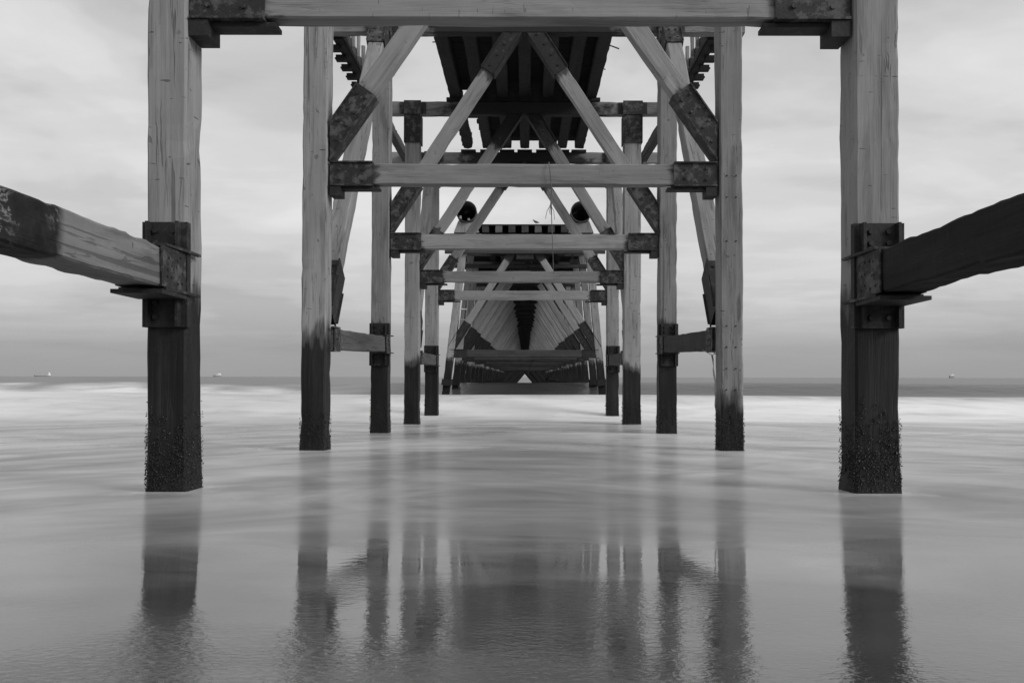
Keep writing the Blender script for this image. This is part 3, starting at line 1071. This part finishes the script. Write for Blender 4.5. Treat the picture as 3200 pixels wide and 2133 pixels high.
def far_trestle(lowv=False):
    root = empty('raking_trestle', (0, D6, ZB), "", 'trestle', 'raking trestles of the far pier')
    y = D6 + 0.16
    for s in (-1, 1):
        def lx(zr):
            return -(3.86 - 0.120 * (zr + 0.73)) if s < 0 else 3.80 - 0.095 * (zr + 0.73)
        po, ln = timber('leg', (lx(ZB), y, ZB), (lx(6.64), y, 6.64), 0.36, 0.36, M_WOOD, root, seg=26, tide=0.80, wob=0.010)
        mb = MB()
        zf = -0.40 - ZB
        mb.box(-0.23, 0.23, -0.42, -0.19, zf, zf + 0.30)
        mb.box(-0.20, 0.20, 0.19, 0.75, zf + 0.03, zf + 0.27)
        link('fender_block', mb.mesh('fender_block'), M_DARKWOOD, po, WORLD[po.name])
    cb, ln = timber('crossbeam', (-3.62, y, 1.15), (3.62, y, 1.15), 0.36, 0.30, M_WETBEAM, root, seg=20)
    for e in (0, 1):
        za, zb = (0.0, 0.8) if e == 0 else (ln - 0.8, ln)
        shoe('end_shoe', cb, za, zb, 0.36, 0.30, mat=M_STEELD)
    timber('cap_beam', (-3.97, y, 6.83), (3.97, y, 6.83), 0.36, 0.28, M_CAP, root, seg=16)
    timber('waling', (-3.9, y - 0.27, 6.1), (3.9, y - 0.27, 6.1), 0.20, 0.16, M_WETBEAM, root, seg=16)
    for s in (-1, 1):
        p0 = Vector((-3.52 if s < 0 else 3.50, y - 0.02, 1.52))
        p1 = Vector((s * 0.34, y - 0.02, 6.55))
        br, ln = timber('brace', p0, p1, 0.33, 0.22, M_BEAM, root, seg=16)
        shoe('foot_shoe', br, -0.15, 1.35, 0.33, 0.22, mat=M_STEELD)
        shoe('head_shoe', br, ln - 1.0, ln + 0.1, 0.33, 0.22, mat=M_STEELD)
    mb = MB()
    mb.box(-0.42, 0.42, y - 0.24, y + 0.10, 5.75, 6.64)
    link('apex_plate', mb.mesh('apex_plate'), M_STEELD, root)
    if lowv:
        for s in (-1, 1):
            for q in (0.10, 0.95, 1.8, 2.65):
                timber('low_brace', (s * q, y, 0.93), (s * (q + 2.2), y, -1.7), 0.40, 0.2, M_DARKWOOD, root, seg=8)
    return root


def copy_tree(o, parent=None):
    c = o.copy()
    COL.objects.link(c)
    if parent is not None:
        c.parent = parent
    for ch in list(o.children):
        copy_tree(ch, c)
    return c


ORD = ["first", "second", "third", "fourth", "fifth", "sixth", "seventh"]
pa = far_trestle(False)
pa['label'] = "first raking-legged trestle beyond the gap, its legs standing in the white surf"
NF = 17
for k in range(1, NF):
    c = copy_tree(pa)
    c.location = (random.uniform(-.05, .05), D6 + SP * k, ZB + random.uniform(-.03, .03))
    c.rotation_euler = (0, R(random.uniform(-.4, .4)), R(random.uniform(-1.0, 1.0)))
    for ch in c.children:
        if ch.name.startswith(('brace', 'waling', 'crossbeam')):
            ch.location = ch.location + Vector((random.uniform(-.07, .07), random.uniform(-.10, .10), random.uniform(-.06, .06)))
    if k < 7:
        c['label'] = ORD[k] + " raking-legged trestle counting inwards from the gap in the deck"
    else:
        c['label'] = "raking-legged trestle deep in the long far pier tunnel"
pb = far_trestle(True)
pb['label'] = "tiny last raking-legged trestle framing the bright triangle at the pier's end"
pb['group'] = 'braced trestles at the seaward end'
pb.location.y = D6 + SP * NF
for k in range(1, 14):
    c = copy_tree(pb)
    c.location.y = D6 + SP * (NF + k)

# far deck, one long run
root = empty('far_pier_deck', (0, D6, 7.02), "long far pier deck with square gaps between its joist ends", 'pier deck')
LEN = SP * 31
for j in range(7):
    x = -1.92 + 0.64 * j
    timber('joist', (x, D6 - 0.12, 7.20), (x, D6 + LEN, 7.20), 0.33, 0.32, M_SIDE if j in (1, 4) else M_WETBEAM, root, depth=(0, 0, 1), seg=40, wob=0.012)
mb = MB()
yy = D6 - 0.05
while yy < D6 + 30:
    wv = random.uniform(0.2, 0.24)
    mb.box(-2.35 + random.uniform(-.04, .04), 2.3 + random.uniform(-.05, .04), yy, yy + wv, 7.372, 7.44)
    yy += wv + 0.005
mb.box(-2.35, 2.3, yy, D6 + LEN, 7.372, 7.44)
for q in (-1, 1):
    xa_, xb_ = sorted((q * 2.095, q * 3.95))
    mb.box(xa_, xb_, D6 + 1.2, D6 + LEN, 7.10, 7.17)
link('planking', mb.mesh('planking'), M_PLANK, root)
mb = MB()
mb.box(-2.3, 2.25, D6 + 0.6, D6 + 0.66, 7.03, 7.36)
link('blocking', mb.mesh('blocking'), M_DARKWOOD, root)
for q in range(14):
    mb = MB()
    x = random.uniform(-3.0, 2.5)
    yq = D6 + random.uniform(0.7, 4.0)
    zq = random.uniform(5.4, 6.7)
    mb.box(x, x + random.uniform(.3, .9), yq, yq + 0.15, zq, zq + random.uniform(.05, .25))
    mb.box(x + 0.1, x + 0.18, yq + 0.152, yq + 0.22, zq, 7.03)
    link('hanging_board', mb.mesh('hanging_board'), random.choice((M_WETBEAM, M_SIDE, M_DARKWOOD)), root)

# pipes on saddles at the cut end of the far deck
for s in (-1, 1):
    cxp = -2.85 if s < 0 else 2.72
    czp = 8.02
    mb = MB()
    n = 40
    ro, ri = 0.50, 0.468
    y0, y1 = D6 - 0.25, D6 + 9.0
    vs, fs = [], []
    for k in range(n):
        a = 2 * math.pi * k / n
        c_, s_ = math.cos(a), math.sin(a)
        vs += [(cxp + ro * c_, y0, czp + ro * s_), (cxp + ri * c_, y0, czp + ri * s_), (cxp + ro * c_, y1, czp + ro * s_), (cxp + ri * c_, y1, czp + ri * s_)]
    for k in range(n):
        a, b = 4 * k, 4 * ((k + 1) % n)
        fs += [(a, b, b + 1, a + 1), (a + 2, b + 2, b, a), (a + 1, b + 1, b + 3, a + 3)]
    fs.append(tuple(4 * k + 3 for k in range(n)))
    mb.add(vs, fs)
    o = link('steel_pipe', mb.mesh('steel_pipe'), M_PIPE)
    for pl in o.data.polygons:
        pl.use_smooth = len(pl.vertices) == 4
    tag(o, "large open steel pipe on the %s" % ("left of the far deck, lumps on its lip" if s < 0 else "right of the far deck, pale worn rim"), 'pipe', 'open pipes on the far deck')
    mb = MB()
    mb.tube([(cxp + ro * 0.985 * math.cos(t), y0 - 0.004, czp + ro * 0.985 * math.sin(t)) for t in [2 * math.pi * k / 40 for k in range(41)]], 0.022, 6)
    link('rim', mb.mesh('rim'), M_PIPE, o)
    if s < 0:
        for q, z_, h_ in ((-0.28, -0.36, 0.14), (0.12, -0.44, 0.10)):
            link('lip_lug', MB().tube([(cxp + q, y0 - 0.05, czp + z_), (cxp + q, y0 - 0.06, czp + z_ + h_)], [0.07, 0.05], 8).mesh('lip_lug'), M_PALE, o)
    mb = MB()
    mb.add([(cxp - 0.62, D6 - 0.1, 7.03), (cxp + 0.62, D6 - 0.1, 7.03), (cxp + 0.40, D6 - 0.1, 7.60), (cxp + 0.2, D6 - 0.1, 7.50), (cxp - 0.2, D6 - 0.1, 7.50), (cxp - 0.40, D6 - 0.1, 7.60),
            (cxp - 0.62, D6 + 0.4, 7.03), (cxp + 0.62, D6 + 0.4, 7.03), (cxp + 0.40, D6 + 0.4, 7.60), (cxp + 0.2, D6 + 0.4, 7.50), (cxp - 0.2, D6 + 0.4, 7.50), (cxp - 0.40, D6 + 0.4, 7.60)],
           [(0, 1, 2, 3, 4, 5), (11, 10, 9, 8, 7, 6), (0, 6, 7, 1), (1, 7, 8, 2), (2, 8, 9, 3), (3, 9, 10, 4), (4, 10, 11, 5), (5, 11, 6, 0)])
    o = link('pipe_saddle', mb.mesh('pipe_saddle'), M_PALE)
    tag(o, "pale saddle block under the %s open pipe" % ("left" if s < 0 else "right"), 'saddle', 'saddle blocks under the pipes')

# bird on the far deck
mb = MB()
bx, by, bz = PX(1675, D6), D6 + 0.05, 7.45
pts = [(-.16, 0, .075), (-.11, 0, .095), (-.05, 0, .115), (.02, 0, .13), (.075, 0, .155), (.10, 0, .19), (.115, 0, .215), (.14, 0, .22), (.165, 0, .212), (.20, 0, .205)]
rd = [.006, .022, .048, .056, .046, .030, .031, .027, .010, .003]
mb.tube([(bx - p[0], by, bz + p[2] * 0.95) for p in pts], rd, 10)
for q in (-.018, .018):
    mb.tube([(bx - .01, by + q, bz + .10), (bx - .005, by + q, bz + .04), (bx - .01, by + q, bz)], .006, 5)
o = link('bird', mb.mesh('bird'), M_BIRD)
tag(o, "small dark bird perched on the edge of the far deck", 'bird')

# ladder on the inside of the first raking leg
lad = empty('ladder', (-3.1, D6 + 0.5, 2.0), "short pale-runged ladder hung inside the first raking left leg", 'ladder')
for q in (-3.22, -2.92):
    timber('rail', (q - 0.12, D6 + 0.45, 2.0), (q + 0.06, D6 + 0.45, 4.1), 0.05, 0.05, M_STEEL, lad, wob=0.002, ch=0.005)
for k in range(4):
    zq = 2.3 + k * 0.52
    mb = MB()
    sh = -0.12 + 0.18 * (zq - 2.0) / 2.1
    mb.tube([(-3.30 + sh, D6 + 0.40, zq), (-2.84 + sh, D6 + 0.40, zq)], 0.028, 6)
    link('rung', mb.mesh('rung'), M_SUPER, lad)

# ------------------------------------------------------------------ ropes
d = ND[1] + 0.02
xr = PX(1716, d)
pts = [(xr - 0.01, d + 0.12, 2.965), (xr - 0.008, d + 0.035, 2.972), (xr, d + 0.0, 2.90), (xr + 0.03, d, 2.62), (xr + 0.022, d + 0.01, 2.35), (xr + 0.03, d, 2.22), (xr + 0.045, d, 1.8), (xr + 0.055, d, 1.55), (xr + 0.06, d, 1.42)]
mb = MB()
mb.tube(pts, [.007, .007, .007, .007, .013, .006, .005, .004, .003], 6)
mb.tube([(xr + .022, d, 2.36), (xr - .03, d - .01, 2.30), (xr - .055, d - .02, 2.18)], .004, 5)
mb.tube([(xr + .022, d, 2.36), (xr + .06, d - .01, 2.29), (xr + .07, d - .02, 2.17)], .004, 5)
mb.tube([(xr + .022, d, 2.40), (xr - .01, d - .02, 2.33), (xr + .01, d - .02, 2.24)], .004, 5)
o = link('knotted_rope', mb.mesh('knotted_rope'), M_ROPE)
tag(o, "thin knotted rope hanging over the crossbeam near the pier's middle", 'rope')

d = ND[1] + PW + 0.25
mb = MB()
rx, rz = PX(2236, d), PZ(1098, d)
mb.tube([(rx + 0.024 * math.cos(t), d, rz + 0.027 * math.sin(t)) for t in [2 * math.pi * k / 20 for k in range(21)]], 0.006, 6)
mb.tube([(rx, d, rz + 0.027), (rx, d, rz + 0.075)], 0.006, 6)
o = link('mooring_ring', mb.mesh('mooring_ring'), M_STEELD)
tag(o, "small iron ring under the right side beam beside the pale post", 'ring')
mb = MB()
g = lambda px, py: (PX(px, d - 0.02), d - 0.02, PZ(py, d - 0.02))
mb.tube([g(2195, 1092), g(2212, 1101), g(2226, 1108), g(2233, 1104)], .005, 5)
mb.tube([g(2225, 1108), g(2228, 1125), g(2230, 1145), g(2229, 1150), g(2232, 1170), g(2236, 1190), g(2235, 1215), g(2237, 1240), g(2236, 1262), g(2238, 1288)], [.014, .012, .006, .010, .016, .012, .016, .012, .015, .006], 6)
o = link('frayed_rope', mb.mesh('frayed_rope'), M_ROPEP)
tag(o, "pale frayed rope dangling from the ring under the right side beam", 'rope')

# kelp scraps on the wet sand
for (px, py, nm, lab, n) in ((1188, 2068, 'kelp_clump', "larger dark kelp scrap on the wet sand at the bottom left of centre", 7), (1240, 2083, 'kelp_scrap', "smaller flat kelp scrap beside the larger one on wet sand", 4)):
    t = (py - VY) / F
    dd = 0.79 / (t - 0.0195)
    x0, z0 = PX(px, dd), -t * dd
    mb = MB()
    for q in range(n):
        a = random.uniform(0, 6.28)
        ln = random.uniform(.010, .020)
        mb.tube([(x0, dd, z0 + .002), (x0 + math.cos(a) * ln * .6, dd + math.sin(a) * ln * .6, z0 + random.uniform(.004, .012)), (x0 + math.cos(a + .5) * ln, dd + math.sin(a + .5) * ln, z0 + .002)], [.004, .006, .002], 6)
    o = link(nm, mb.mesh(nm), M_KELP)
    tag(o, lab, 'seaweed', 'kelp scraps on the sand')


# ------------------------------------------------------------------ ships on the horizon


def hull_mesh(ln, beam, depth, sheer=1.5, bow=1):
    st = [(-0.5, 0.75, 0.0), (-0.44, 0.95, 0.0), (-0.2, 1, 0), (0.2, 1, 0), (0.36, 0.8, 0.25), (0.45, 0.4, 0.7), (0.5, 0.04, 1.0)]
    vs, fs = [], []
    for f, wv, up in st:
        x = f * ln * bow
        top = depth + sheer * up
        b = beam / 2 * wv
        vs += [(x * (0.94 if abs(f) > .44 else 1), -b * 0.7, -1.5), (x, -b, top), (x, b, top), (x * (0.94 if abs(f) > .44 else 1), b * 0.7, -1.5)]
    for i in range(len(st) - 1):
        for k in range(4):
            fs.append((4 * i + k, 4 * i + (k + 1) % 4, 4 * i + 4 + (k + 1) % 4, 4 * i + 4 + k))
    fs += [(0, 1, 2, 3), tuple(4 * (len(st) - 1) + k for k in range(4))[::-1]]
    return MB().add(vs, fs).mesh('hull')


SD = 4200.0
K = SD / F
zs = -1.35


def ship_root(px, label):
    return empty('cargo_ship', (PX(px, SD), SD, zs), label, 'ship', 'ships on the horizon')


def part(name, boxes, mat, root, tubes=()):
    mb = MB()
    for b_ in boxes:
        mb.box(*b_)
    for t_, r_ in tubes:
        mb.tube(t_, r_, 6)
    return link(name, mb.mesh(name), mat, root, WORLD[root.name])


s1 = ship_root(133, "long low cargo ship with two deck cranes on the left horizon")
link('hull', hull_mesh(54 * K, 14, 5.5, 3.0, -1), M_HULL, s1, WORLD[s1.name])
part('bridge', [(18 * K, 23 * K, -6, 6, 5, 12), (19 * K, 22.5 * K, -5, 5, 12, 18), (20 * K, 22 * K, -3, 3, 18, 22)], M_SUPER, s1)
for q, h in ((-6.0, 20), (9.0, 18)):
    part('deck_crane', [(q * K - 1.6, q * K + 1.6, -1.5, 1.5, 5, h)], M_HULL, s1,
         [(((q * K, 0, h - 1), (q * K - 14 * K if q < 0 else q * K + 9 * K, 0, h - 3)), 0.8)])
part('forecastle', [(-26 * K, -22 * K, -4, 4, 6, 10)], M_HULL, s1)
s2 = ship_root(680, "small high-bowed workboat with a tall mast, on the horizon beside the nearest left post")
link('hull', hull_mesh(28 * K, 12, 7.5, 3.0, -1), M_HULL, s2, WORLD[s2.name])
part('wheelhouse', [(-3 * K, 10 * K, -5, 5, 7, 13), (0.5 * K, 8 * K, -4, 4, 13, 18), (4 * K, 8 * K, -3, 3, 18, 21)], M_SUPER, s2)
part('mast', [(6.0 * K, 6.7 * K, -.6, .6, 21, 29), (4.8 * K, 8 * K, -.6, .6, 25, 27)], M_HULL, s2)
s3 = ship_root(2976, "boxy ship seen end-on, alone on the right horizon")
link('hull', hull_mesh(19 * K, 14, 12.0, 1.0, 1), M_HULL, s3, WORLD[s3.name])
part('bridge', [(-7 * K, 6 * K, -5, 5, 12, 16), (-4 * K, 4 * K, -4, 4, 16, 19)], M_SUPER, s3)
part('mast', [(-.6, .6, -.6, .6, 19, 25)], M_SUPER, s3)
